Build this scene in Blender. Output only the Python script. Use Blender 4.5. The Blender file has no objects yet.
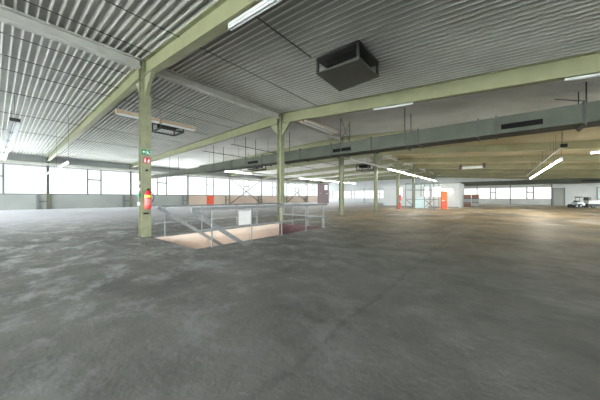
import bpy, bmesh, math, random
from mathutils import Vector, Matrix
random.seed(4)
C = bpy.context.scene.collection
EYE = 1.4
# ------------------------------------------------------------------ camera
cd = bpy.data.cameras.new('camera'); cam = bpy.data.objects.new('camera', cd); C.objects.link(cam)
bpy.context.scene.camera = cam
cd.sensor_width = 36; cd.sensor_fit = 'HORIZONTAL'; cd.lens = 243/600*36
cd.shift_y = -2.5/600; cd.clip_end = 500
cam.location = (0, 0, EYE); cam.rotation_euler = (math.pi/2, 0, math.atan2(.6355, .772))
# ------------------------------------------------------------------ world (overcast white sky)
SKY_DIM, SKY_BRIGHT = 1.0, 16.0   # dim beyond the visible windows; brightness added behind the viewpoint to light the hall
w = bpy.data.worlds.new('sky'); bpy.context.scene.world = w; w.use_nodes = True
nt = w.node_tree; nt.nodes.clear()
tc = nt.nodes.new('ShaderNodeTexCoord'); sp = nt.nodes.new('ShaderNodeSeparateXYZ')
rp = nt.nodes.new('ShaderNodeValToRGB'); bg = nt.nodes.new('ShaderNodeBackground'); ou = nt.nodes.new('ShaderNodeOutputWorld')
nt.links.new(tc.outputs['Generated'], sp.inputs[0]); nt.links.new(sp.outputs['Z'], rp.inputs[0])
nrm = nt.nodes.new('ShaderNodeVectorMath'); nrm.operation = 'DOT_PRODUCT'; nrm.inputs[1].default_value = (.6, -.8, 0)
side = nt.nodes.new('ShaderNodeMapRange'); side.interpolation_type = 'SMOOTHSTEP'
side.inputs[1].default_value = -.45; side.inputs[2].default_value = .35; side.inputs[3].default_value = SKY_DIM; side.inputs[4].default_value = SKY_BRIGHT
nt.links.new(tc.outputs['Generated'], nrm.inputs[0]); nt.links.new(nrm.outputs['Value'], side.inputs[0]); nt.links.new(side.outputs[0], bg.inputs[1])
nt.links.new(rp.outputs[0], bg.inputs[0]); nt.links.new(bg.outputs[0], ou.inputs[0])
rp.color_ramp.elements[0].position = 0.0; rp.color_ramp.elements[0].color = (.90, .89, .86, 1)
rp.color_ramp.elements[1].position = .35; rp.color_ramp.elements[1].color = (.97, .98, 1, 1)
vs = bpy.context.scene.view_settings
vs.view_transform = 'Standard'; vs.look = 'None'; vs.gamma = 1; vs.use_curve_mapping = False; vs.exposure = .85
LAMP = 42.0          # strength of lit fluorescent tubes
# hall dimensions (world X runs across the hall, Y along the column row)
XR, XL, XE = -9.7, -42.3, 22.0
Y0, Y1 = -11.0, 61.0
SP = 6.9
def rowY(k): return 3.15 + SP*k
def wallY(k): return 3.3 + 8.5*k
HR = EYE + 4.8       # roof underside at the ridge
def roof(x): return HR + (.1*(XR-x)/(XR-XL) if x < XR else -.08*(x-XR))
def portal(name, loc, rot, sx, sy):
    l = bpy.data.lights.new(name, 'AREA'); l.shape = 'RECTANGLE'; l.size = sx; l.size_y = sy
    o = bpy.data.objects.new(name, l); C.objects.link(o); o.location = loc; o.rotation_euler = rot
    l.cycles.is_portal = True; return o
R90 = math.pi/2
portal('window_light', (XL-.25, 23.5, 3.5), (0, -R90, 0), 3.5, 75)
portal('window_light', (-10, Y1+.25, 2.3), (-R90, 0, 0), 64, 2.4)
portal('window_light', (XE+.25, 23.5, 2.2), (0, R90, 0), 2.4, 75)
portal('window_light', (-10, Y0-.25, 2.95), (R90, 0, 0), 64, 4.1)

# ------------------------------------------------------------------ materials
def mat(name, col, rough=.6, metal=0, col2=None, scale=3.0, detail=4, lo=.35, hi=.65, bump=0, bscale=40, spec=.5):
    m = bpy.data.materials.new(name); m.use_nodes = True; n = m.node_tree; b = n.nodes['Principled BSDF']
    b.inputs['Roughness'].default_value = rough; b.inputs['Metallic'].default_value = metal
    b.inputs['Specular IOR Level'].default_value = spec
    t = n.nodes.new('ShaderNodeTexCoord')
    z = n.nodes.new('ShaderNodeTexNoise'); z.inputs['Scale'].default_value = scale; z.inputs['Detail'].default_value = detail
    r = n.nodes.new('ShaderNodeValToRGB')
    c2 = col2 or tuple(c*.88 for c in col)
    r.color_ramp.elements[0].position = lo; r.color_ramp.elements[0].color = (*c2, 1)
    r.color_ramp.elements[1].position = hi; r.color_ramp.elements[1].color = (*col, 1)
    n.links.new(t.outputs['Object'], z.inputs['Vector']); n.links.new(z.outputs[0], r.inputs[0]); n.links.new(r.outputs[0], b.inputs['Base Color'])
    if bump:
        z2 = n.nodes.new('ShaderNodeTexNoise'); z2.inputs['Scale'].default_value = bscale; z2.inputs['Detail'].default_value = 6
        bp = n.nodes.new('ShaderNodeBump'); bp.inputs['Strength'].default_value = bump; bp.inputs['Distance'].default_value = .02
        n.links.new(t.outputs['Object'], z2.inputs['Vector']); n.links.new(z2.outputs[0], bp.inputs['Height']); n.links.new(bp.outputs[0], b.inputs['Normal'])
    return m
def emit(name, col, s):
    m = bpy.data.materials.new(name); m.use_nodes = True; b = m.node_tree.nodes['Principled BSDF']
    b.inputs['Base Color'].default_value = (.9, .9, .9, 1)
    b.inputs['Emission Color'].default_value = (*col, 1); b.inputs['Emission Strength'].default_value = s
    return m
def glass(name):
    m = bpy.data.materials.new(name); m.use_nodes = True; n = m.node_tree; n.nodes.clear()
    o = n.nodes.new('ShaderNodeOutputMaterial'); mx = n.nodes.new('ShaderNodeMixShader')
    tr = n.nodes.new('ShaderNodeBsdfTransparent'); gl = n.nodes.new('ShaderNodeBsdfGlossy'); fr = n.nodes.new('ShaderNodeFresnel')
    tr.inputs[0].default_value = (.93, .97, .97, 1); gl.inputs['Roughness'].default_value = .08; fr.inputs[0].default_value = 1.08
    n.links.new(fr.outputs[0], mx.inputs[0]); n.links.new(tr.outputs[0], mx.inputs[1]); n.links.new(gl.outputs[0], mx.inputs[2]); n.links.new(mx.outputs[0], o.inputs[0])
    return m
M = {}
M['green'] = mat('green_paint', (.245, .245, .135), .5, col2=(.21, .212, .118), scale=2, bump=.05)
M['greenpost'] = mat('column_paint', (.235, .24, .15), .5, col2=(.18, .185, .115), scale=5, bump=.05)
M['cream'] = mat('ridge_paint', (.52, .52, .48), .5, col2=(.45, .45, .41), scale=2)
M['olivebeam'] = mat('far_beam_warm_tint', (.30, .29, .16), .5, col2=(.24, .22, .12), scale=.7)  # beam green turned olive-tan, carrying the warm lamplight in its colour
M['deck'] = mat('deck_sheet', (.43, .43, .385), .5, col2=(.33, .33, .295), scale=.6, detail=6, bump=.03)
M['deck_plain'] = mat('deck_sheet_plain', (.62, .61, .57), .5, col2=(.50, .49, .45), scale=.5, detail=5)
M['deck_tan'] = mat('deck_sheet_far', (.46, .41, .28), .6, col2=(.35, .30, .18), scale=.25, detail=5)  # tan tint puts warm lamplight into the far right bays
M['rib'] = mat('deck_rib_pale', (.80, .80, .75), .45, col2=(.66, .66, .61), scale=1.5)
M['wall'] = mat('wall_panel', (.32, .335, .32), .7, col2=(.28, .295, .285), scale=.5)
M['wall_pink'] = mat('wall_panel_beige', (.58, .46, .38), .7, col2=(.52, .41, .34), scale=.5)
M['white'] = mat('white_plaster', (.58, .60, .61), .7, col2=(.52, .54, .56), scale=.7)
M['fascia'] = mat('fascia_panel', (.62, .62, .56), .6, scale=.5)
M['frame'] = mat('window_frame_paint', (.16, .17, .18), .5)
M['galv'] = mat('galvanised_steel', (.38, .40, .41), .42, .5, col2=(.30, .32, .33), scale=9)
M['galvlight'] = mat('galvanised_rail', (.20, .21, .215), .45, .2, col2=(.14, .145, .15), scale=14)
M['duct'] = mat('duct_sheet', (.085, .092, .074), .6, .0, col2=(.065, .071, .057), scale=1.2, spec=.12)
M['black'] = mat('black_paint', (.012, .012, .012), .8, spec=.15)
M['dark'] = mat('dark_steel', (.055, .055, .05), .55, .2, col2=(.04, .04, .035), scale=6)
M['olive'] = mat('heater_casing', (.085, .085, .07), .45, .3, col2=(.07, .07, .058), scale=3)
M['housing'] = mat('lamp_housing_enamel', (.55, .56, .54), .45)
M['tan'] = mat('aged_lamp_housing', (.50, .38, .25), .5, col2=(.42, .33, .22), scale=8)
M['pinkh'] = mat('faded_lamp_housing', (.55, .40, .30), .5, col2=(.48, .36, .27), scale=8)
M['tube_lit'] = emit('lit_tube', (1, .97, .88), LAMP)
M['tube_off'] = mat('unlit_tube', (.78, .80, .80), .3)
M['red'] = mat('red_enamel', (.62, .03, .03), .3)
M['orange'] = mat('orange_enamel', (.85, .17, .03), .45)
M['reddoor'] = mat('red_door_paint', (.80, .11, .05), .5)
M['maroon'] = mat('maroon_paint', (.055, .02, .024), .6, col2=(.045, .018, .02), scale=3)
M['cabinet'] = mat('brown_cabinet_paint', (.085, .05, .055), .5)
M['peach'] = mat('peach_plaster', (.66, .56, .49), .8, col2=(.60, .50, .43), scale=1.5)
M['paper'] = mat('paper', (.8, .8, .8), .8)
M['sgreen'] = mat('sign_green', (.0, .22, .12), .5)
M['sred'] = mat('sign_red', (.55, .03, .04), .5)
M['yellow'] = mat('label_yellow', (.85, .62, .05), .5)
M['rubber'] = mat('rubber', (.03, .03, .03), .8)
M['plate'] = mat('pale_sheet_metal', (.60, .62, .64), .5, .1)
M['blueglass'] = mat('pale_blue_panel', (.50, .64, .68), .35)
M['crate'] = mat('brown_crate', (.22, .11, .09), .7)
M['cratew'] = mat('grey_crate', (.30, .30, .30), .7)
M['glass'] = glass('window_glass')
PANE = emit('lit_annex_pane', (.95, 1, 1), 1.2)
M['grille_black'] = mat('duct_grille', (.008, .008, .008), .9, spec=.1)  # even near-black for the grille plates
def floor_mat():
    m = bpy.data.materials.new('worn_concrete'); m.use_nodes = True; n = m.node_tree; b = n.nodes['Principled BSDF']; L = n.links.new
    t = n.nodes.new('ShaderNodeTexCoord')
    def noise(scale, detail=6, rough=.6, dist=0, sc=None):
        z = n.nodes.new('ShaderNodeTexNoise'); z.inputs['Scale'].default_value = scale; z.inputs['Detail'].default_value = detail
        z.inputs['Roughness'].default_value = rough; z.inputs['Distortion'].default_value = dist
        if sc:
            mp = n.nodes.new('ShaderNodeMapping'); mp.inputs['Scale'].default_value = sc; L(t.outputs['Object'], mp.inputs[0]); L(mp.outputs[0], z.inputs['Vector'])
        else: L(t.outputs['Object'], z.inputs['Vector'])
        return z.outputs[0]
    def ramp(src, a, c):
        r = n.nodes.new('ShaderNodeMapRange'); r.inputs[1].default_value = a; r.inputs[2].default_value = c; L(src, r.inputs[0]); return r.outputs[0]
    def math_(op, a, c):
        x = n.nodes.new('ShaderNodeMath'); x.operation = op
        for i, v in enumerate((a, c)):
            if hasattr(v, 'is_output'): L(v, x.inputs[i])
            else: x.inputs[i].default_value = v
        x.use_clamp = op in ('MULTIPLY',) and False
        return x.outputs[0]
    def mix(f, a, c):
        x = n.nodes.new('ShaderNodeMix'); x.data_type = 'RGBA'
        if hasattr(f, 'is_output'): L(f, x.inputs[0])
        else: x.inputs[0].default_value = f
        for i, v in ((6, a), (7, c)):
            if hasattr(v, 'is_output'): L(v, x.inputs[i])
            else: x.inputs[i].default_value = (*v, 1)
        return x.outputs[2]
    s = n.nodes.new('ShaderNodeSeparateXYZ'); L(t.outputs['Object'], s.inputs[0])
    X, Y = s.outputs[0], s.outputs[1]
    base = mix(ramp(noise(.6, 12, .70, .15), .36, .66), (.080, .079, .072), (.162, .159, .146))
    # light worn patches, mostly to the left of the view line
    lf = ramp(X, -2.0, -8.5)
    lf.node.clamp = True
    patch = math_('MULTIPLY', ramp(noise(.9, 14, .78, .15, (1, 1.4, 1)), .50, .60), math_('ADD', math_('MULTIPLY', lf, .80), .16))
    c = mix(patch, base, (.40, .40, .395))
    # pale spill mark beside the stair well
    vd = n.nodes.new('ShaderNodeVectorMath'); vd.operation = 'DISTANCE'; L(t.outputs['Object'], vd.inputs[0]); vd.inputs[1].default_value = (-6.75, 2.55, 0)
    spill = math_('MULTIPLY', ramp(vd.outputs['Value'], 1.15, .35), ramp(noise(3.2, 7, .7, 1.2), .44, .60))
    c = mix(math_('MULTIPLY', spill, .75), c, (.40, .40, .38))
    # tan stained zone down the right side, lightened to carry lamp and window light
    tz = math_('MULTIPLY', ramp(Y, 6, 18), ramp(X, -16, -8))
    tan = math_('MULTIPLY', tz, math_('ADD', math_('MULTIPLY', ramp(noise(.22, 6, .6, .5), .40, .60), .7), .25))
    c = mix(tan, c, (.60, .46, .27))
    pale = math_('MULTIPLY', tz, ramp(noise(.3, 7, .65, .8, (1, .5, 1)), .52, .66))
    c = mix(math_('MULTIPLY', pale, .8), c, (.78, .74, .68))
    dz = ramp(X, -12, -24); c = mix(math_('MULTIPLY', dz, .8), c, (.62, .61, .67))  # window light on the left floor painted in as lavender-white
    # fine grit
    c = mix(math_('MULTIPLY', ramp(noise(26, 4, .7), .55, .75), .30), c, (.045, .045, .043))
    c = mix(math_('MULTIPLY', ramp(noise(11, 5, .75, .4), .60, .70), .35), c, (.26, .26, .25))
    # slab joint
    jn = math_('MULTIPLY', math_('SUBTRACT', noise(1.4, 5), .5), .30)
    d = math_('ABSOLUTE', math_('ADD', math_('ADD', X, 1.33), jn), 0)
    jl = math_('MULTIPLY', ramp(d, .05, .012), math_('MULTIPLY', ramp(noise(2.3, 5), .38, .5), ramp(Y, 13, 9)))
    c = mix(math_('MULTIPLY', jl, .38), c, (.04, .04, .038))
    L(c, b.inputs['Base Color'])
    rr = n.nodes.new('ShaderNodeMapRange'); L(noise(1.3, 7, .7), rr.inputs[0]); rr.inputs[1].default_value = .35; rr.inputs[2].default_value = .65
    rr.inputs[3].default_value = .42; rr.inputs[4].default_value = .66; L(rr.outputs[0], b.inputs['Roughness'])
    bp = n.nodes.new('ShaderNodeBump'); bp.inputs['Strength'].default_value = .6; bp.inputs['Distance'].default_value = .012
    L(noise(14, 8, .7), bp.inputs['Height']); L(bp.outputs[0], b.inputs['Normal'])
    return m
M['floor'] = floor_mat()

# ------------------------------------------------------------------ geometry helpers
class MB:
    def __init__(s): s.v = []; s.f = []
    def hexa(s, p):       # 8 points: bottom 4 ccw, top 4 ccw
        b = len(s.v); s.v += [tuple(q) for q in p]
        for f in ((3,2,1,0), (4,5,6,7), (0,1,5,4), (1,2,6,5), (2,3,7,6), (3,0,4,7)): s.f.append(tuple(b+i for i in f))
        return s
    def box(s, x0, x1, y0, y1, z0, z1):
        return s.hexa([(x0,y0,z0),(x1,y0,z0),(x1,y1,z0),(x0,y1,z0),(x0,y0,z1),(x1,y0,z1),(x1,y1,z1),(x0,y1,z1)])
    def bar(s, a, b, w, h, up=(0,0,1)):
        a, b = Vector(a), Vector(b); d = (b-a).normalized(); u = Vector(up)
        if abs(d.dot(u)) > .98: u = Vector((1,0,0))
        r = d.cross(u).normalized(); u = r.cross(d).normalized()
        q = [(-w/2,-h/2),(w/2,-h/2),(w/2,h/2),(-w/2,h/2)]
        return s.hexa([a + r*x + u*y for x, y in q] + [b + r*x + u*y for x, y in q])
    def tube(s, a, b, r, n=10, r2=None):
        a, b = Vector(a), Vector(b); d = (b-a).normalized(); u = Vector((0,0,1)) if abs(d.z) < .95 else Vector((1,0,0))
        p = d.cross(u).normalized(); q = p.cross(d); k = len(s.v); r2 = r if r2 is None else r2
        for c, rr in ((a, r), (b, r2)):
            for i in range(n):
                t = 2*math.pi*i/n; s.v.append(tuple(c + p*rr*math.cos(t) + q*rr*math.sin(t)))
        for i in range(n): j = (i+1) % n; s.f.append((k+i, k+j, k+n+j, k+n+i))
        s.f.append(tuple(k+n-1-i for i in range(n))); s.f.append(tuple(k+n+i for i in range(n)))
        return s
    def poly(s, pts, off):     # prism: polygon extruded by vector off
        k = len(s.v); n = len(pts); o = Vector(off)
        s.v += [tuple(p) for p in pts] + [tuple(Vector(p)+o) for p in pts]
        s.f.append(tuple(range(k+n-1, k-1, -1))); s.f.append(tuple(range(k+n, k+2*n)))
        for i in range(n): j = (i+1) % n; s.f.append((k+i, k+j, k+n+j, k+n+i))
        return s
    def lathe(s, c, prof, n=20):
        k = len(s.v)
        for r, z in prof:
            for i in range(n):
                t = 2*math.pi*i/n; s.v.append((c[0]+r*math.cos(t), c[1]+r*math.sin(t), c[2]+z))
        for j in range(len(prof)-1):
            for i in range(n): i2 = (i+1) % n; s.f.append((k+j*n+i, k+j*n+i2, k+(j+1)*n+i2, k+(j+1)*n+i))
        s.f.append(tuple(k+n-1-i for i in range(n))); s.f.append(tuple(k+(len(prof)-1)*n+i for i in range(n)))
        return s
    def build(s, name, m, parent=None, bevel=0, smooth=False):
        me = bpy.data.meshes.new(name); me.from_pydata(s.v, [], s.f)
        bm = bmesh.new(); bm.from_mesh(me); bmesh.ops.recalc_face_normals(bm, faces=bm.faces); bm.to_mesh(me); bm.free()
        me.materials.append(M[m] if isinstance(m, str) else m)
        o = bpy.data.objects.new(name, me); C.objects.link(o)
        if parent: o.parent = parent; 
        if bevel:
            b = o.modifiers.new('bevel', 'BEVEL'); b.width = bevel; b.segments = 2; b.limit_method = 'ANGLE'
        if smooth:
            for p in me.polygons: p.use_smooth = len(p.vertices) == 4
        return o
def tag(o, label=None, cat=None, group=None, kind=None):
    for k, v in (('label', label), ('category', cat), ('group', group), ('kind', kind)):
        if v: o[k] = v
    return o
def empty(name, loc, label, cat, group=None, rz=0):
    o = bpy.data.objects.new(name, None); C.objects.link(o); o.location = loc; o.rotation_euler = (0,0,rz)
    o.empty_display_size = .2
    return tag(o, label, cat, group)
def struct(name, mb, m, parent=None, **k):
    o = mb.build(name, m, parent, **k)
    if not parent: o['kind'] = 'structure'
    return o
def copy_tree(o, parent=None):
    c = o.copy(); C.objects.link(c); c.parent = parent
    for ch in list(o.children): copy_tree(ch, c)
    return c
ORD = ['first','second','third','fourth','fifth','sixth','seventh','eighth','ninth','tenth','eleventh','twelfth','thirteenth','fourteenth','fifteenth','sixteenth','seventeenth','eighteenth']
def pixY(px, X):          # depth along the hall of a picture column at a given X
    T = (px-300)/243; return X*(-.636*T-.772)/(.6355-.772*T)
def pixX(px, Y):
    T = (px-300)/243; return Y*(.6355-.772*T)/(-.636*T-.772)

# ------------------------------------------------------------------ floor with stair well
WX0, WX1, WY0, WY1 = -9.28, -6.36, 3.30, 9.50
fb = MB()
for a in ((XL-.2, XE+.2, Y0-.2, WY0), (XL-.2, XE+.2, WY1, Y1+.2), (XL-.2, WX0, WY0, WY1), (WX1, XE+.2, WY0, WY1)):
    fb.box(a[0], a[1], a[2], a[3], -.3, 0)
struct('floor', fb, 'floor')
struct('wall_stair_far_side', MB().box(WX0-.2, WX0, WY0-.2, WY1+.2, -3.4, -.3), 'peach')
struct('wall_stair_near_side', MB().box(WX1, WX1+.2, WY0-.2, WY1+.2, -3.4, -.3), 'peach')
struct('wall_stair_end', MB().box(WX0, WX1, WY1, WY1+.2, -3.4, -.3), 'maroon')
struct('wall_stair_start', MB().box(WX0, WX1, WY0-.2, WY0, -3.4, -.3), 'peach')
struct('floor_lower_landing', MB().box(WX0-.2, WX1+.2, WY0-.2, WY1+.2, -3.6, -3.4), 'peach')
trim = MB(); trim.box(WX0, WX0+.02, WY0, WY1, -.3, -.002); trim.box(WX1-.02, WX1, WY0, WY1, -.3, -.002)
struct('trim_1', trim, 'peach')
struct('trim_2', MB().box(WX0+.02, WX1-.02, WY1-.02, WY1, -.3, -.002), 'maroon')
# ground outside
struct('ground_outside', MB().box(-140, 120, -110, 160, -3.9, -3.7), mat('outside_ground', (.80, .80, .78), .9))

# ------------------------------------------------------------------ ceiling deck
def fan(y): return 3.3 + (y-3.15)*8.5/SP
def deck(name, ya, yb, left, d, m):
    v = []; f = []; P = .19; n = int((yb-ya)/P); prof = []
    n += 1 if yb > 60 else 0
    for i in range(n):
        y = ya + i*P
        prof += [(y, 0), (y+.125, 0), (y+.138, -d), (y+.177, -d)]
    prof.append((ya+n*P, 0))
    for y, z in prof:
        if left: xs = [(XR, y), (XL-.2, fan(y))]
        else: xs = [(XR, y), (XE+.2, y)]
        for x, yy in xs: v.append((x, yy, roof(x)+z+d))
    for i in range(len(prof)-1): f.append((2*i, 2*i+1, 2*i+3, 2*i+2))
    mb = MB(); mb.v = v; mb.f = f
    o = struct(name, mb, m)
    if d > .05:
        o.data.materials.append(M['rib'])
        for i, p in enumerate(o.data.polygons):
            if i % 4 == 2: p.material_index = 1  # rib undersides paler than the valley sheet
    return o
YB = rowY(1)
YD = -11.2; NB = int((YB-YD)/.19)+1; YB = YD+NB*.19+1e-6
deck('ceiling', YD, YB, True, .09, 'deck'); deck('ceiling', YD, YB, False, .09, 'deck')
def deck2(*a): pass
YC = YB+36*.19+1e-6
deck('ceiling', YB, 61.2, True, .02, 'deck_plain'); deck('ceiling', YB, YC, False, .02, 'deck_plain'); deck('ceiling', YC, 61.2, False, .02, 'deck_tan')
struct('ceiling_slab', MB().hexa([(XL-.3,Y0-.3,roof(XL)+.1),(XR,Y0-.3,HR+.1),(XR,Y1+.3,HR+.1),(XL-.3,Y1+.3,roof(XL)+.1),(XL-.3,Y0-.3,roof(XL)+.3),(XR,Y0-.3,HR+.3),(XR,Y1+.3,HR+.3),(XL-.3,Y1+.3,roof(XL)+.3)])
  .hexa([(XR,Y0-.3,HR+.1),(XE+.3,Y0-.3,roof(XE)+.1),(XE+.3,Y1+.3,roof(XE)+.1),(XR,Y1+.3,HR+.1),(XR,Y0-.3,HR+.3),(XE+.3,Y0-.3,roof(XE)+.3),(XE+.3,Y1+.3,roof(XE)+.3),(XR,Y1+.3,HR+.3)]), 'deck')

# ------------------------------------------------------------------ walls and window bands
wn = [0]
def window(a, b, z0, z1, cas, mid=1.75, blocks=None):
    """glazed bay between points a and b (on plan), cas = list of fractions with uprights"""
    wn[0] += 1
    a, b = Vector((*a, 0)), Vector((*b, 0)); d = b-a
    g = MB().bar(a+Vector((0,0,(z0+z1)/2)), b+Vector((0,0,(z0+z1)/2)), .02, z1-z0)
    o = struct('window_%d' % wn[0], g, 'glass')
    fr = MB(); t = .09
    fr.bar(a+Vector((0,0,z0+.03)), b+Vector((0,0,z0+.03)), t, .06); fr.bar(a+Vector((0,0,z1-.03)), b+Vector((0,0,z1-.03)), t, .06)
    for c in cas:
        p = a+d*c; fr.bar(p+Vector((0,0,z0)), p+Vector((0,0,z1)), .16, .16, (d.normalized()))
    if len(cas) >= 2:
        zz = z0+(z1-z0)*.57; fr.bar(a+d*cas[0]+Vector((0,0,zz)), a+d*cas[1]+Vector((0,0,zz)), .16, .16)
    fr.build('window_frame', 'frame', o)
    return o
SILL, HEAD = 1.8, 5.25
kmin, kmax = -2, 6
# left wall
lw = MB(); yw = [wallY(k) for k in range(-3, 8)]
ysplit = wallY(2)
struct('wall_left', MB().box(XL-.2, XL, Y0-.2, ysplit, 0, SILL).box(XL-.2, XL, Y0-.2, Y1+.2, HEAD, 6.6), 'wall')
struct('wall_left', MB().box(XL-.2, XL, ysplit, Y1+.2, 0, SILL), 'wall_pink')
edges = [Y0] + [wallY(k) for k in range(-2, 7)] + [Y1]
for i in range(len(edges)-1):
    a, b = edges[i], edges[i+1]
    window((XL-.1, a), (XL-.1, b), SILL, HEAD, (.435, .60))
struct('trim_3', MB().box(XL, XL+.06, Y0, Y1, SILL-.06, SILL+.02), 'frame')
struct('trim_4', MB().box(XL, XL+.30, Y0, Y1, HEAD+.0, HEAD+.30), 'fascia')
# far wall (two stretches, annex in front of the middle), with its window band
FS, FH = 1.12, 3.30
struct('wall_far', MB().box(XL-.2, 7.0, Y1, Y1+.2, 0, FS).box(XL-.2, 7.0, Y1, Y1+.2, FH, 6.6).box(7.0, XE+.2, Y1, Y1+.2, 0, 6.6), 'white')
xs = [XL, -35, -28, -21, -14] 
for a, b in zip(xs[:-1], xs[1:]): window((a, Y1+.1), (b, Y1+.1), FS, FH, (.45, .6))
xs = [-14, -9, -3.6, 1.5, 7.0]
for a, b in zip(xs[:-1], xs[1:]): window((a, Y1+.1), (b, Y1+.1), FS, FH, (.42, .58))
fp = MB()
for x in (-35, -28, -21, -3.6, 1.5, 7.0): fp.box(x-.07, x+.07, Y1-.12, Y1, 0, FH+.6)
struct('trim_5', fp, 'frame')
struct('trim_6', MB().box(XL, 7, Y1-.05, Y1, .0, .12), 'wall')
# right and near walls (behind the viewpoint), with their windows
struct('wall_right', MB().box(XE, XE+.2, Y0-.2, Y1+.2, 0, 1.1).box(XE, XE+.2, Y0-.2, Y1+.2, 3.35, 6.6), 'white')
for i in range(6):
    a = Y0+i*12.5; window((XE+.1, a), (XE+.1, a+12.5), 1.1, 3.35, (.0, .5))
struct('wall_near', MB().box(XL-.2, XE+.2, Y0-.2, Y0, 0, 0.9).box(XL-.2, XE+.2, Y0-.2, Y0, 5.0, 6.6), 'white')
for i in range(6):
    a = XL+i*10.7; window((a, Y0-.1), (a+10.7, Y0-.1), 0.9, 5.0, (.0, .5))
# red escape door under the third casement of the left wall
cY = lambda k, f: wallY(k)+8.5*f
dr = struct('door_1', MB().box(XL+.0, XL+.06, cY(2,.435)-.02, cY(2,.60)+.02, 0.02, SILL-.07), 'reddoor')
MB().box(XL+.06, XL+.12, cY(2,.46), cY(2,.47), .95, 1.1).build('door_handle', 'black', dr)
# annex: white block in front of the far wall
AX0, AX1, AY0, AY1, AH = -14.6, -4.3, 39.0, 45.0, 3.3
struct('wall_annex', MB().box(AX0, AX1, AY0, AY1, 0, AH), 'white')
struct('trim_7', MB().box(AX0-.05, AX1+.05, AY0-.05, AY1+.05, AH, AH+.12), 'galv')
struct('baseboard_annex', MB().box(AX0, AX1, AY0-.03, AY0, 0, .12), 'frame')
for i_, (a_, b_) in enumerate(((-8.6, -7.9), (-7.5, -6.4), (-12.4, -11.6))):
    wa = struct('window_%d' % (80+i_), MB().box(a_, b_, AY0-.03, AY0-.01, 1.5, 2.9), PANE)
    MB().box(a_-.06, a_, AY0-.06, AY0, 1.44, 2.96).box(b_, b_+.06, AY0-.06, AY0, 1.44, 2.96).box(a_, b_, AY0-.06, AY0, 2.9, 2.96).box(a_, b_, AY0-.06, AY0, 1.44, 1.5).build('window_frame', 'frame', wa)
# door frame and panel on the white far wall at the right
dd = struct('door_2', MB().box(7.2, 8.5, Y1-.06, Y1, 0.02, 2.95), 'wall')
MB().box(7.1, 7.2, Y1-.09, Y1, 0.02, 3.05).box(8.5, 8.6, Y1-.09, Y1, 0.02, 3.05).box(7.1, 8.6, Y1-.09, Y1, 2.95, 3.05).build('door_frame', 'frame', dd)
wi = struct('window_90', MB().box(12.2, 15.5, Y1-.02, Y1-.01, 1.2, 3.0), M['blueglass'])
MB().box(12.1, 12.2, Y1-.08, Y1, 1.1, 3.1).box(15.5, 15.6, Y1-.08, Y1, 1.1, 3.1).box(12.2, 15.5, Y1-.08, Y1, 3.0, 3.1).box(12.2, 15.5, Y1-.08, Y1, 1.1, 1.2).build('window_frame', 'frame', wi)

# ------------------------------------------------------------------ steel columns of the row
def column(k):
    y = rowY(k); z1 = HR-.02; w = .15; name = ORD[k]
    lab = {0: 'thick green steel column carrying the exit sign and the extinguisher', 1: 'green steel column standing at the far end of the stair railing'}.get(k,
          'green steel column, %s of the central row counted from the one with the extinguisher' % name)
    r = empty('steel_column', (XR, y, 0), lab, 'column', 'green columns of the central row')
    MB().box(w-.02, w, -w, w, .02, z1).box(-w, -w+.02, -w, w, .02, z1).box(-w+.02, w-.02, -.012, .012, .02, z1).build('column_shaft', 'greenpost', r)
    MB().box(-.2, .2, -.2, .2, 0, .02).build('base_plate', 'dark', r)
    h = z1-.58
    for s in (-1, 1):
        MB().poly([(s*w, -.06, h), (s*(w+.62), -.06, h-.0), (s*w, -.06, h-.68)], (0, .12, 0)).build('haunch', 'greenpost', r)
    MB().box(-.02, .02, -w-.05, -.012, h-.15, h-.13).box(-.02, .02, .012, w+.05, h-.15, h-.13).build('stiffener', 'greenpost', r)
    return r
for k in range(8):
    if rowY(k) < AY0-1 or rowY(k) > AY1+1: column(k)
# roof beams: one left and one right of each column
def ibeam(a, b, name_m, parent, d=.55, w=.24, t=.025):
    a, b = Vector(a), Vector(b)
    m = MB()
    m.bar(a-Vector((0,0,t/2)), b-Vector((0,0,t/2)), w, t)
    m.bar(a-Vector((0,0,d-t/2)), b-Vector((0,0,d-t/2)), w, t)
    m.bar(a-Vector((0,0,d/2)), b-Vector((0,0,d/2)), .02, d-2*t)
    return m
for k in range(9):
    y = rowY(k)
    if y > Y1: break
    nm = {0: 'over the column with the extinguisher', 1: 'over the second column by the stair railing'}.get(k, 'over the %s column of the central row' % ORD[k])
    r = ibeam((XR-.02, y, roof(XR)), (XL+.02, min(wallY(k), Y1-.2), roof(XL)), '', None).build('roof_beam', 'green')
    if y < Y1 and wallY(k) < Y1: tag(r, 'green steel roof beam running left to the window wall ' + nm, 'roof beam', 'left roof beams')
    else: tag(r, 'green steel roof beam running left to the far corner ' + nm, 'roof beam', 'left roof beams')
    r = ibeam((XR+.02, y, roof(XR)), (XE, y, roof(XE)), '', None).build('roof_beam', 'green' if k < 2 else 'olivebeam')
    tag(r, 'green steel roof beam sloping down to the right ' + nm, 'roof beam', 'right roof beams')
# ridge purlins along the column row, one per bay
for k in range(-2, 8):
    a, b = rowY(k)+.16, rowY(k+1)-.16
    r = ibeam((XR, a, HR), (XR, b, HR), '', None, d=.32, w=.26, t=.04)
    where = {-2: 'behind the viewpoint', -1: 'crossing the upper left corner of the picture', 0: 'between the first and second columns'}.get(k, 'between the %s and %s columns' % (ORD[k], ORD[k+1]))
    tag(r.build('ridge_purlin', 'cream'), 'pale steel ridge purlin under the roof deck ' + where, 'purlin', 'ridge purlins')
# purlins further right (dark lines under the deck)
for X, m in ((-28.0, 'cream'),):
    for k in range(0, 0): pass

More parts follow.
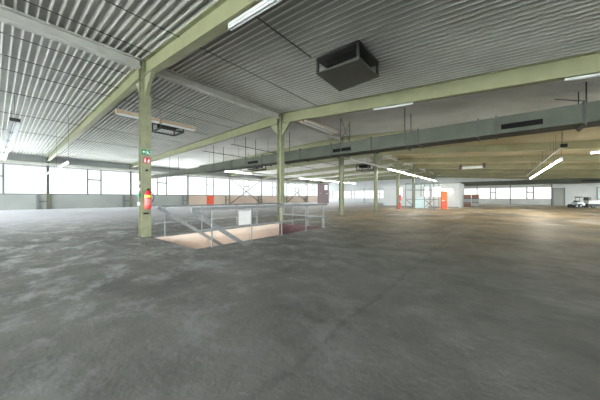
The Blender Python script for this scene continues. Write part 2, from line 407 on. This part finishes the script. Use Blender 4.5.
# wall columns on the window wall, with their stub posts
for k in range(0, 7):
    y = wallY(k)
    if y > Y1: break
    r = empty('wall_post', (XL+.18, y, 0), 'slim grey steel post of the window wall, %s from the left in view' % ORD[k], 'post', 'posts of the window wall')
    MB().box(-.12, .12, -.12, -.10, SILL, HEAD+.9).box(-.12, .12, .10, .12, SILL, HEAD+.9).box(-.01, .01, -.10, .10, SILL, HEAD+.9).build('upper_shaft', 'frame', r)
    MB().box(-.12, .12, -.12, -.10, 0, SILL).box(-.12, .12, .10, .12, 0, SILL).box(-.01, .01, -.10, .10, 0, SILL).build('lower_shaft', 'greenpost', r)
    MB().box(-.1, .1, -.95, -.75, 0, SILL-.1).build('side_post', 'frame', r)
    MB().box(-.05, .05, -.75, -.12, .85, 1.0).build('crossbar', 'frame', r)
# wind bracing crosses
for k, ct in ((3, 'left of the second column'), (5, 'right of the second column')):
    if wallY(k+1) > Y1: continue
    a, b = wallY(k)+.3, wallY(k+1)-.3; x = XL+.10
    r = empty('wind_brace', (x, (a+b)/2, 0), 'thin steel X bracing across the window band seen ' + ct, 'bracing', 'wind braces')
    h = (b-a)/2
    MB().bar((0, -h, .15), (0, h, 5.2), .13, .10).build('diagonal', 'dark', r)
    MB().bar((.06, -h, 5.2), (.06, h, .15), .13, .10).build('diagonal', 'dark', r)
    MB().box(-.03, .09, -.25, .25, 2.5, 2.85).build('gusset', 'frame', r)
    
# ------------------------------------------------------------------ duct
def grille(parent, x0, x1, y, z0, z1):
    g = MB().box(x0, x1, y-.02, y, z0, z1).build('grille', 'grille_black', parent)
    fr = MB(); t = .025
    fr.box(x0-t, x1+t, y-.03, y, z1, z1+t).box(x0-t, x1+t, y-.03, y, z0-t, z0).box(x0-t, x0, y-.03, y, z0, z1).box(x1, x1+t, y-.03, y, z0, z1)
    fr.build('grille_frame', 'duct', g)
DY, DT, DB = 12.3, EYE+3.16, EYE+2.50
du = empty('air_duct', (0, DY, 0), 'long rectangular grey sheet metal air duct hanging across the hall behind the second beam', 'duct')
cuts = [pixX(p, DY) for p in (200, 232, 262, 300, 331, 371, 418, 478, 496, 584)] + [4.5]
for i in range(len(cuts)-1):
    MB().box(cuts[i]+.003, cuts[i+1]-.003, 0, .95, DB, DT).build('duct_section', 'duct', du)
for c in cuts[1:-1]:
    fl = MB(); fl.box(c-.02, c+.02, -.05, 0, DB-.05, DT+.05).box(c-.02, c+.02, .95, 1.0, DB-.05, DT+.05).box(c-.02, c+.02, 0, .95, DB-.05, DB).box(c-.02, c+.02, 0, .95, DT, DT+.05)
    fl.build('flange', 'dark', du)
for p0, p1 in ((248, 258), (333, 351), (501, 543)):
    grille(du, pixX(p0, DY), pixX(p1, DY), -.001, DB+.14, DB+.34)
MB().box(-37, cuts[0], .2, .75, DB+.1, DB+.5).build('narrow_duct', 'duct', du)
MB().poly([(cuts[0], 0, DB), (cuts[0], 0, DT), (cuts[0]-.9, .2, DB+.5), (cuts[0]-.9, .2, DB+.1)], (0, .6, 0)).build('reducer', 'duct', du)
# duct hangers
hn = 0
for px in (170, 214, 246, 280, 341, 405, 586):
    x = pixX(px, DY)
    h = empty('duct_hanger', (x, DY, 0), {170: 'thin black rod pair holding the narrow left tail of the duct', 214: 'thin black rod pair holding the duct beside its reducer', 246: 'thin black rod pair above the small left duct grille',
        280: 'thin black rod pair holding the duct behind the second column', 341: 'black cross braced duct hanger above the middle grille', 405: 'black duct hanger with two plain rods right of the middle grille', 586: 'black duct hanger with slanting strut at the right picture edge'}[px], 'hanger', 'duct hangers')
    zt = roof(x)
    for yy, s in ((-.03, .02), (1.0, .02)):
        MB().bar((0, yy, DB-.06), (0, yy, zt), s*1.6, s*1.6).build('hanger_rod', 'dark', h)
    MB().box(-.02, .02, -.05, 1.02, DB-.10, DB-.055).build('cradle', 'dark', h)
    if px == 341:
        MB().bar((0, 0, DT+.1), (0, 1.0, zt-.1), .02, .02).build('brace', 'dark', h); MB().bar((0.04, 0, zt-.1), (0.04, 1.0, DT+.1), .02, .02).build('brace', 'dark', h)
    if px == 586:
        MB().bar((0, 0, DT+.05), (-.7, .2, DT+.35), .03, .03).build('brace', 'dark', h)
# second duct along the far wall
d2 = empty('air_duct', (0, 52, 0), 'grey air duct high up in front of the far window wall at the right', 'duct')
MB().box(-16, 14, 0, .9, 3.45, 4.15).build('duct_section', 'duct', d2)
for x in (-12, -8, -4, 0, 4, 8, 12): MB().box(x-.03, x+.03, -.05, 0, 3.4, 4.2).build('flange', 'dark', d2)
grille(d2, 8.9, 10.6, -.001, 3.7, 3.85)

# ------------------------------------------------------------------ ceiling heaters
def heater(x, y, label, side=1.3, zt=None, zb=None, tray=True):
    zr = roof(x+side); zt = zt or (zr-.02 if x > XR else roof(x)-.02); zb = zb or (EYE+3.8 if x > XR else EYE+4.25)
    r = empty('ceiling_air_unit', (x, y, zt), label, 'air unit', 'air units under the ceiling')
    s = side; H = zb-zt
    for px_, py in ((0,0), (s,0), (0,s), (s,s)):
        MB().bar((px_, py, 0), (px_, py, H), .07, .07).build('post', 'dark', r)
    if zr-zt > .1:
        for q in ((.05, .05), (s-.05, .05), (.05, s-.05), (s-.05, s-.05)): MB().tube((*q, 0), (*q, roof(x+q[0])-zt), .012, 6).build('hanger_rod', 'dark', r)
    MB().box(.2, s-.2, .2, s-.2, H*.55, .0).build('fan_box', 'black', r)
    MB().box(-.04, s+.04, -.04, s+.04, -.07, -.0).build('top_frame', 'dark', r)
    if not tray:
        f = MB().bar((0,0,H), (s,0,H), .09, .09).bar((0,s,H), (s,s,H), .09, .09).bar((0,0,H), (0,s,H), .09, .09).bar((s,0,H), (s,s,H), .09, .09)
        f.build('bottom_frame', 'dark', r); MB().bar((0,0,H), (.3,.3,H*.55), .05, .05).build('strut', 'dark', r); MB().bar((s,s,H), (s-.3,s-.3,H*.55), .05, .05).build('strut', 'dark', r)
        return r
    # folded bottom tray
    m = MB(); k = 0
    z = H; c = .10
    m.v = [(-.04,-.04,z), (s+.04,-.04,z), (s+.04,s+.04,z), (-.04,s+.04,z), (-.04,-.04,z-.03), (s+.04,-.04,z-.10), (s+.04,s+.04,z-.03), (-.04,s+.04,z-.10)]
    m.f = [(0,1,2,3), (4,5,7), (5,6,7), (0,1,5,4), (1,2,6,5), (2,3,7,6), (3,0,4,7)]
    m.build('deflector_tray', 'olive', r)
    return r

heater(-4.29, 6.07, 'large dark open framed air unit with a flat tray under the near ceiling', 1.33)
r2 = heater(-17.3, 6.05, 'smaller looking dark air unit with open frame under the left ceiling behind the tan lamp', 1.35, tray=False)

heater(-12.0, 24.2, 'small dark air unit on rods between the third and fourth columns', 1.33, 4.95, 4.35, False)
heater(-20.9, 16.6, 'small dark air unit on rods left of the second column below the duct', 1.33, 4.95, 4.4, False)
# ------------------------------------------------------------------ cables along the deck
def cable(x, ya, yb, label, dz=.05, r=.012):
    tag(MB().tube((x, ya, roof(x)-dz), (x, yb, roof(x)-dz), r, 6).build('ceiling_cable', 'dark'), label, 'cable', 'cables under the roof deck')
cable(-8.7, -4, 3.0, 'thin dark cable hugging the roof deck just right of the ridge purlin')
cable(-7.0, -4, 9.9, 'thin dark cable crossing the deck from the top edge to the second beam')
cable(-11.1, -4, 3.0, 'thin dark cable under the left deck, nearest to the ridge purlin')
cable(-12.8, -4, 9.9, 'thin dark cable under the left deck, second from the ridge purlin')
cable(-14.2, -4, 9.9, 'thin dark cable under the left deck, third from the ridge purlin')
cable(-17.2, -4, 9.9, 'thin dark cable under the left deck, fourth from the ridge purlin')
cable(-21.5, -4, 9.9, 'thin dark cable under the left deck, fifth from the ridge purlin')
cable(-27.0, -4, 9.9, 'thin dark cable under the left deck, farthest from the ridge purlin')
cable(-4.5, 2.2, 6.0, 'dark conduit on the deck leading to the large air unit', .06, .018)
# sprinkler pipes in the second bay at the left
for x, lab in ((-15, 'thin hanging pipe run left of the second column'), (-19, 'thin hanging pipe run farther left beyond the second beam')):
    r = empty('sprinkler_pipe', (x, 14.0, 0), lab, 'pipe', 'pipes over the left half')
    MB().tube((0, -3.6, 5.25), (0, 14, 5.25), .025, 8).build('pipe', 'dark', r)
    for y in (-3.3, 0, 4, 8, 12): MB().tube((0, y, 5.25), (0, y, roof(x)), .012, 6).build('hanger_rod', 'dark', r)
tag(MB().tube((XL+1.2, -4, 5.0), (XL+1.2, 50, 5.0), .05, 8).build('service_pipe', 'frame'), 'long grey service pipe running above the window band', 'pipe')

# ------------------------------------------------------------------ fluorescent lamps
def lamp_proto(length, lit, m='housing', reflector=False):
    o = bpy.data.objects.new('fluorescent_lamp', None); C.objects.link(o)
    L = length
    hb = MB().box(-.05, .05, 0, L, .0, .07); 
    if reflector: hb.poly([(-.05, 0, .0), (-.20, 0, -.10), (-.19, 0, -.105), (-.05, 0, -.01)], (0, L, 0)).poly([(.05, 0, .0), (.20, 0, -.10), (.19, 0, -.105), (.05, 0, -.01)], (0, L, 0))
    hb.build('housing', m, o)
    t = MB()
    for s in ((-.035, .035) if not reflector else (0,)): t.tube((s, .05, -.03), (s, L-.05, -.03), .019, 8)
    t.build('tube', 'tube_lit' if lit else 'tube_off', o)
    MB().box(-.05, .05, 0, .04, -.055, 0).build('end_cap', m, o); MB().box(-.05, .05, L-.04, L, -.055, 0).build('end_cap', m, o)
    return o
protos = {}
def lamp(x, y, z, rz, length, lit, label, group, m='housing', reflector=False):
    key = (length, lit, m, reflector)
    if key not in protos: o = protos[key] = lamp_proto(*key)
    else: o = copy_tree(protos[key])
    o.location = (x, y, z); o.rotation_euler = (0, 0, rz); tag(o, label, 'lamp', group); return o
def rail(x, ya, yb, z, label, step=3.0, along='y', drop=True):
    r = empty('lamp_rail', (x, ya, z), label, 'lamp rail', 'rails carrying the lamps')
    L = yb-ya
    if along == 'x': r.rotation_euler = (0, 0, R90)
    MB().box(-.03, .03, 0, L, 0, .05).build('rail', 'galv', r)
    n = max(1, int(L/step)); 
    for i in range(n+1):
        yy = .1+(L-.2)*i/n
        xx = x if along == 'y' else x-yy
        MB().tube((0, yy, .05), (0, yy, roof(xx)-z), .008, 6).build('suspension_wire', 'dark', r)
    return r
# A: long row right of the columns
zA = EYE+2.83
rail(-8.5, 16.0, 47.2, zA+.07, 'long lamp rail right of the column row beyond the duct')
for i in range(20):
    y = 16.1+i*1.55; lit = i >= 5 and i not in (12, 17)
    lamp(-8.5, y, zA, 0, 1.5, lit, '%s fluorescent lamp, %s from the near end of the long rail beside the column row' % ('lit' if lit else 'dark', ORD[i] if i < 18 else ('nineteenth', 'last')[i-18]), 'lamps of the rail beside the columns')
# B: hanging row at the right
zB = EYE+2.25
rail(2.6, 19.0, 42, EYE+2.75, 'upper bare lamp rail hanging at the right, ending in a black box', 2.0)
tag(MB().box(2.5, 2.75, 18.85, 19.0, EYE+2.68, EYE+2.85).build('junction_box', 'black'), 'small black box at the near end of the upper right rail', 'junction box')
rail(2.75, 20.4, 39.5, zB+.07, 'lower lamp rail hanging at the right with lit tubes', 2.4)
for i in range(12):
    lamp(2.75, 20.5+i*1.56, zB, 0, 1.5, True, 'lit fluorescent lamp, %s from the near end of the rail hanging at the right' % ORD[i], 'lit lamps of the right hanging rail', reflector=False)
# C: left far row
zC = EYE+2.95
rail(-23.5, 13.5, 47, zC+.07, 'far lamp rail seen below the duct across the left half')
for i in range(18):
    y = 13.6+i*1.85; lit = i in (0, 1, 2) or i >= 8
    lamp(-23.5, y, zC, 0, 1.8, lit, '%s fluorescent lamp, %s from the near end of the far left rail' % ('lit' if lit else 'dark', ORD[i]), 'lamps of the far left rail')
# D: tan chain below the near left roof
rail(-14.3, 3.35, 7.4, EYE+4.2+.07, 'tan stained lamp rail under the left roof behind the first column', 1.9)
for i in range(2): lamp(-14.3, 3.4+i*2.0, EYE+4.2-.085, 0, 1.95, False, ('near', 'far')[i]+' unlit tan stained lamp of the short chain behind the first column', 'tan lamps', m='tan').scale = (2.2, 1, 1.9)
# E: pinkish double lamp by the second beam
for i in range(2): lamp(-8.3+i*.32, 10.15, EYE+4.12, 0, 3.3, False, ('left', 'right')[i]+' half of the faded pinkish twin lamp just behind the second beam', 'pinkish twin lamps', m='pinkh').scale = (1.5, 1, 1.3)
# F: tubes right under the beams
lamp(-2.9+1.6, rowY(0), roof(-1.3)-.65, R90, 3.3, False, 'long white unlit tube under the first beam near the top edge', 'tubes under beams').rotation_euler = (math.atan(.08), 0, R90)
for x_, lab_ in ((-2.6, 'short white unlit tube under the second beam left of the middle'), (3.0, 'short white unlit tube under the second beam at the right picture edge')):
    o_ = lamp(x_, rowY(1), roof(x_)-.60, R90, 1.6, False, lab_, 'tubes under beams'); o_.rotation_euler = (math.atan(.08), 0, R90); o_.scale = (.7, 1, .55)
# G: hanging chains at the far left
zG = EYE+3.6; aG = math.atan2(.557, 22.6)
gr_ = rail(-17.6, .3, .3+19.5, zG+.07, 'grey lamp rail at the left picture edge', 3.2, 'x'); gr_.location = (-17.6, .3, zG+.07); gr_.rotation_euler = (0, 0, R90+aG)
MB().box(-.17, .17, -.06, .0, -.10, .05).build('end_box', 'dark', gr_)
for i in range(6): lamp(-17.65-i*3.2, .3-i*.079, zG, R90+aG, 3.0, False, 'dark reflector lamp, %s from the near end of the chain at the left picture edge' % ORD[i], 'lamps at the left picture edge', m='galv', reflector=True)
zG = EYE+2.1
rail(-19.7, 2.4, 2.4+16, zG+.07, 'low lamp rail hanging in front of the left window band', 4, 'x').location = (-19.7, 2.4, zG+.07)
for i in range(5): lamp(-19.8-i*3.2, 2.4, zG, R90, 3.0, i < 1, '%s lamp, %s from the near end of the low chain before the left windows' % ('lit' if i < 1 else 'unlit white', ORD[i]), 'lamps of the low chain', m='galv' if i else 'housing').scale = (.65, 1, .65)
# H: single lamps
lamp(3.4, 18.2, EYE+2.2-.0, -R90, 1.5, True, 'single lit lamp at the right picture edge under the sloping deck', 'single lit lamps')
lamp(-3.6, AY0-.10, 2.45, -R90*0+R90, 1.5, True, 'single lit lamp high on the white annex wall', 'single lit lamps').location = (-5.0, AY0-.10, 2.5)
# far wide lamp with dark brackets
fl_ = empty('ceiling_heater', (-3.3, 31.8, 4.5), 'wide pale radiant heater with two dark brackets under the far roof', 'heater')
MB().box(.1, 1.9, -.25, .25, .0, .22).build('panel', 'tube_off', fl_)
MB().box(-.15, .1, -.2, .2, .0, .45).box(1.9, 2.15, -.2, .2, .0, .45).build('bracket', 'cabinet', fl_)
MB().tube((0, 0, .4), (0, 0, roof(-3.3)-4.5), .02).tube((2, 0, .4), (2, 0, roof(-1.3)-4.5), .02).build('hanger_rod', 'dark', fl_)

# ------------------------------------------------------------------ stair well: stairs and railing
st = empty('staircase', (0, 0, 0), 'pale staircase going down inside the floor opening behind the railing', 'staircase')
n = 18; rise = 3.4/n; run = .27
for i in range(n-1):
    y = WY0+.02+i*run; z = -(i+1)*rise
    MB().box(WX0+.02, WX1-.02, y, y+run, z-.05, z).box(WX0+.02, WX1-.02, y+.0, y+.02, z, z+rise-.052).build('step', 'peach', st)
RX, FX = WX1+.06, WX0-.07     # near / far rail lines
def T(mb, a, b, r=.022): return mb.tube(a, b, r, 10)
nr = empty('stair_railing', (RX, WY0, 0), 'galvanised steel railing along the near side of the floor opening', 'railing', 'railings around the floor opening')
for px in (212, 251.5, 281.6, 306, 324):
    y = pixY(px, RX)-WY0
    MB().tube((0, y, .0), (0, y, 1.05), .022, 10).build('post', 'galvlight', nr)
    MB().box(-.06, .06, y-.06, y+.06, .0, .015).build('foot_plate', 'galvlight', nr)
ya, yb = pixY(191, RX)-WY0, pixY(327, RX)-WY0
MB().bar((0, ya, 1.08), (0, yb, 1.08), .06, .09).build('top_rail', 'galvlight', nr, bevel=.01)
MB().bar((0, pixY(196, RX)-WY0, .50), (0, yb-.1, .50), .03, .06).build('middle_rail', 'galvlight', nr)
MB().bar((-.06, ya+.05, 1.03), (-.06, ya+2.9, 1.03-2.85*.66), .04, .12).build('stair_handrail', 'galvlight', nr)
fr_ = empty('stair_railing', (FX, WY0, 0), 'galvanised steel railing along the far side between the first two columns', 'railing', 'railings around the floor opening')
for px in (165, 202, 237, 257):
    y = pixY(px, FX)-WY0
    MB().tube((0, y, .0), (0, y, 1.05), .022, 10).build('post', 'galvlight', fr_)
MB().bar((0, .25, 1.08), (0, WY1-WY0+.1, 1.08), .05, .07).build('top_rail', 'galvlight', fr_, bevel=.01)
MB().bar((0, .05, .50), (0, WY1-WY0+.1, .50), .03, .05).build('middle_rail', 'galvlight', fr_)
MB().bar((.12, .1, 1.05), (.12, 3.6, 1.05-3.5*.67), .04, .12).build('stair_handrail', 'galvlight', fr_)
er = empty('stair_railing', (WX0, WY1+.08, 0), 'galvanised steel railing across the far end of the floor opening', 'railing', 'railings around the floor opening')
W = WX1-WX0
MB().bar((0, 0, 1.08), (W+.02, 0, 1.08), .05, .07, ).build('top_rail', 'galvlight', er)
MB().bar((0, 0, .50), (W+.0, 0, .50), .03, .05).build('middle_rail', 'galvlight', er)
for x in (.9, 1.9, W-.15): MB().tube((x, 0, 0), (x, 0, 1.05), .022, 10).build('post', 'galvlight', er)
lamp(WX1-.10, WY0+1.2, -.75, 0, 1.5, True, 'added unseen lit lamp on the near side wall inside the stair well', 'added stair well lamps')  # unseen lamps added to brighten the peach far wall of the well
lamp(WX1-.10, WY0+3.8, -1.1, 0, 1.5, True, 'second added unseen lit lamp deeper inside the stair well', 'added stair well lamps')
# white sheet at the far railing
tag(MB().box(FX+.04, FX+.06, pixY(238, FX), pixY(251, FX), .05, .78).build('sheet_panel', 'plate'), 'plain whitish sheet standing against the far railing of the floor opening', 'panel')
# brown cabinet on the railing end
cb = empty('control_cabinet', (RX-.10, WY1-.02, 1.13), 'dark brown metal control cabinet with a paper note on the railing end', 'cabinet', rz=math.radians(38))
MB().box(-.26, .26, -.10, .10, 0, .92).build('body', 'cabinet', cb, bevel=.008)
MB().box(-.24, .24, -.115, -.10, .02, .90).build('door', 'cabinet', cb, bevel=.004)
MB().box(.06, .19, -.120, -.115, .62, .84).build('paper_note', 'paper', cb)
MB().tube((.17, -.14, .45), (.17, -.11, .45), .025).tube((-.14, -.14, .46), (-.14, -.11, .46), .015).build('lock', 'galv', cb)

# ------------------------------------------------------------------ signs and extinguisher on the first column
cx, cy = XR+.15, rowY(0)
def sign(name, y0, y1, z0, z1, m, label, cat):
    o = MB().box(cx+.004, cx+.012, y0, y1, z0, z1).build(name, m); return tag(o, label, cat)
ex = sign('exit_sign', cy-.16, cy+.16, 2.90, 3.07, 'sgreen', 'green emergency exit sign with white arrow and running man on the first column', 'sign')
g = MB(); X_ = cx+.012
def flat(pts): g.poly([(X_, cy+p[0], 2.90+p[1]) for p in pts], (.002, 0, 0))
flat([(-.13, .085), (-.08, .13), (-.08, .10), (-.02, .10), (-.02, .07), (-.08, .07), (-.08, .04)])
flat([(.0, .13), (.02, .15), (.04, .13), (.02, .11)])
flat([(.01, .11), (.04, .11), (.07, .05), (.12, .03), (.12, .015), (.06, .03), (.03, .06), (.0, .02), (-.02, .02), (.01, .065)])
flat([(.10, .15), (.145, .15), (.145, .02), (.13, .02), (.13, .135), (.10, .135)])
g.build('pictogram', 'paper', ex)
fs = sign('extinguisher_sign', cy-.10, cy+.12, 2.60, 2.80, 'sred', 'red square fire extinguisher sign on the first column below the green one', 'sign')
g = MB()
def flat2(pts): g.poly([(X_, cy+p[0], 2.60+p[1]) for p in pts], (.002, 0, 0))
flat2([(-.07, .03), (-.02, .03), (-.02, .12), (-.035, .14), (-.055, .14), (-.07, .12)]); flat2([(-.06, .15), (-.03, .15), (-.015, .17), (-.06, .17)])
flat2([(.03, .03), (.09, .03), (.08, .07), (.10, .10), (.07, .16), (.05, .11), (.03, .09)])
g.build('pictogram', 'paper', fs)
fe = empty('fire_extinguisher', (cx+.15, cy-.0, 1.0), 'red fire extinguisher with yellow label hanging on the first green column', 'fire extinguisher')
MB().lathe((0,0,0), [(.0,0), (.075,.0), (.088,.02), (.09,.05), (.09,.44), (.075,.50), (.035,.54), (.03,.57)], 24).build('cylinder', 'red', fe, smooth=True)
MB().lathe((0,0,0), [(.0915,.36), (.0915,.43)], 24).build('label_band', 'yellow', fe)
MB().lathe((0,0,0), [(.0912,.13), (.0912,.30)], 24).build('instruction_label', mat('instruction_print', (.62, .25, .22), .5, col2=(.60, .06, .06), scale=30), fe)
MB().box(-.02, .02, -.02, .02, .56, .62).bar((0, -.02, .62), (0, .12, .66), .025, .015).bar((0, -.02, .60), (0, .10, .60), .025, .012).build('valve_handle', 'black', fe)
fe.scale = (1.15, 1.15, 1.12)
h = MB(); pr = None
for i in range(9):
    t = i/8; p = (.03*math.sin(t*3.1), .03+.12*math.sin(t*math.pi*.9), .59-.42*t)
    if pr: h.tube(pr, p, .011, 8)
    pr = p
h.build('hose', 'rubber', fe)
MB().box(-.13, -.09, -.04, .04, .15, .5).build('wall_bracket', 'dark', fe)
# small switches on the camera-left edge of the column
for z, m, l in ((2.35, 'black', 'small round dark socket on the first column below the red sign'),):
    tag(MB().tube((cx, cy+.0, z), (cx+.04, cy+.0, z), .035, 14).build('round_socket', m), l, 'socket')
for i, z in enumerate((1.85, 1.62, 1.42, 1.12)):
    tag(MB().box(XR-.06, XR+.06, cy-.21, cy-.152, z, z+.12).build('switch_box', 'plate' if i != 2 else 'sgreen', bevel=.008), ('topmost', 'second', 'third', 'lowest')[i]+' small switch box on the left side of the first column', 'switch', 'switch boxes on the first column')
tag(MB().box(cx, cx+.09, cy-.10, cy+.05, .82, .87).build('column_bracket', 'black'), 'small black bracket low on the first column', 'bracket')

# ------------------------------------------------------------------ far hall: glazed cage, extinguishers, crates, carts
cg = empty('wire_cage', (-9.0, 31.5, 0), 'glazed steel framed enclosure standing before the white annex wall', 'enclosure')
L_, D_, H_ = 3.1, 3.0, 3.15
for x in (0, 1.05, 2.1, L_):
    for y in (0, D_): MB().box(x-.035, x+.035, y-.035, y+.035, 0, H_).build('upright', 'frame', cg)
for z in (.08, 1.15, 2.3, H_-.03):
    m_ = MB(); m_.box(0, L_, -.03, .03, z, z+.06).box(0, L_, D_-.03, D_+.03, z, z+.06).box(-.03, .03, 0, D_, z, z+.06).box(L_-.03, L_+.03, 0, D_, z, z+.06); m_.build('cross_rail', 'frame', cg)
MB().box(1.1, 2.07, -.02, .01, .15, 1.5).build('lower_panel', 'blueglass', cg)
MB().box(2.15, 2.45, -.02, .01, .15, 1.5).build('lower_panel', 'plate', cg)
MB().box(.05, L_-.05, .0, .01, 2.36, H_-.05).build('upper_glazing', 'glass', cg)
MB().bar((.1, -.05, 1.1), (.95, -.05, .3), .04, .05).bar((2.2, -.05, .3), (3.0, -.05, 1.1), .04, .05).bar((2.2, -.05, 1.1), (3.0, -.05, .3), .04, .05).build('brace', 'dark', cg)
def ext(x, y, s, label, m='red'):
    r = empty('fire_extinguisher', (x, y, 0), label, 'fire extinguisher', 'far fire extinguishers'); r.scale = (s, s, s)
    MB().lathe((0,0,.02), [(0,0), (.10,0), (.11,.03), (.11,.55), (.08,.63), (.03,.67)], 20).build('cylinder', m, r, smooth=True)
    MB().box(-.03, .03, -.03, .03, .68, .76).bar((0, -.03, .76), (0, .12, .79), .03, .02).build('valve_handle', 'black', r)
    MB().tube((.12, 0, .66), (.13, 0, .15), .012, 8).tube((.0, 0, .68), (.12, 0, .66), .012, 8).build('hose', 'rubber', r)
    return r
ext(-9.35, 30.2, 1.15, 'large red fire extinguisher on the floor at the foot of the fifth column')
rs = tag(MB().box(-9.68+.16, -9.48+.16, 30.60, 30.85, 1.0, 1.75).build('red_box', 'red', bevel=.02), 'small red box fixed to the fifth column above the large extinguisher', 'box')
ob = empty('hose_cabinet', (-5.25, 33.7, 0), 'tall orange red cabinet standing at the right end of the glazed enclosure', 'cabinet', rz=math.radians(30))
MB().box(-.30, .30, -.2, .2, .0, 2.15).build('body', 'orange', ob, bevel=.02)
MB().box(-.30, .02, -.215, -.2, .98, 1.08).build('label_band', 'paper', ob)
MB().box(-.30, .30, -.22, -.2, .1, .95).build('lower_door', 'reddoor', ob)
MB().box(-.30, .30, -.22, -.2, 1.12, 2.05).build('upper_door', 'orange', ob)
# crates stacked beside the annex corner
k = 0
for (px, lv) in ((0, 0), (0, 1), (0, 2), (1, 0), (1, 1), (1, 2)):
    x = -4.15+px*.95; z = lv*.62; m_ = 'crate' if (px == 0 and lv != 1) or lv == 2 else 'cratew'
    r = empty('storage_crate', (x, 43.2, z), '%s of the three crates in the %s stack beside the white annex corner' % (('bottom one', 'middle one', 'top one')[lv], ('left', 'right')[px]), 'crate', 'stacked crates')
    MB().box(0, .85, 0, .6, .10, .58).build('body', m_, r, bevel=.01)
    MB().box(0, .85, 0, .08, 0, .10).box(0, .85, .52, .6, 0, .10).build('skid', 'dark', r)
# carts at the far right
def cart(x, y, label, tractor):
    r = empty('equipment_cart', (x, y, 0), label, 'cart', 'wheeled carts', rz=math.radians(39))
    if tractor:
        MB().box(.35, 1.25, .1, .8, .38, .78).box(1.0, 1.45, .15, .75, .3, .62).build('body', 'plate', r, bevel=.05)
        MB().box(.45, .85, .2, .7, .78, .98).build('engine_cover', 'dark', r, bevel=.04)
        ws = ((.12, .24), (.66, .28))
        for wy in (.2, .7): MB().tube((.75, wy, .8), (.75, wy, 1.5), .03).build('post', 'frame', r)
        MB().box(.68, 1.12, .15, .75, 1.38, 1.52).build('canopy', 'dark', r, bevel=.02)
        MB().tube((.12, .1, .25), (.12, .8, .25), .05).box(.1, .5, .38, .52, .2, .4).build('axle', 'dark', r)
    else:
        MB().box(0, 1.9, .05, .85, .55, .72).build('deck', 'plate', r, bevel=.02)
        MB().box(.1, 1.8, .12, .78, .72, .98).build('load_box', 'housing', r, bevel=.03)
        ws = ((.45, .19), (.80, .19), (1.7, .19))
        MB().box(.05, .5, .15, .75, 1.0, 1.45).build('motor_unit', 'dark', r, bevel=.05)
        MB().box(.2, 1.8, .3, .6, .2, .55).build('undercarriage', 'dark', r)
    for wx, R_ in ws:
        for wy in (.02, .88):
            wh = MB().tube((wx, wy-.06, R_), (wx, wy+.06, R_), R_, 18).build('wheel', 'rubber', r)
            MB().tube((wx, wy-.065, R_), (wx, wy+.065, R_), R_*.35, 12).build('hub', 'galv', wh)
    return r
cart(7.85, 48.75, 'pale wheeled tow tractor with dark wheels by the far right white wall', True)
cart(9.25, 49.9, 'pale trailer cart behind the tow tractor at the right picture edge', False)
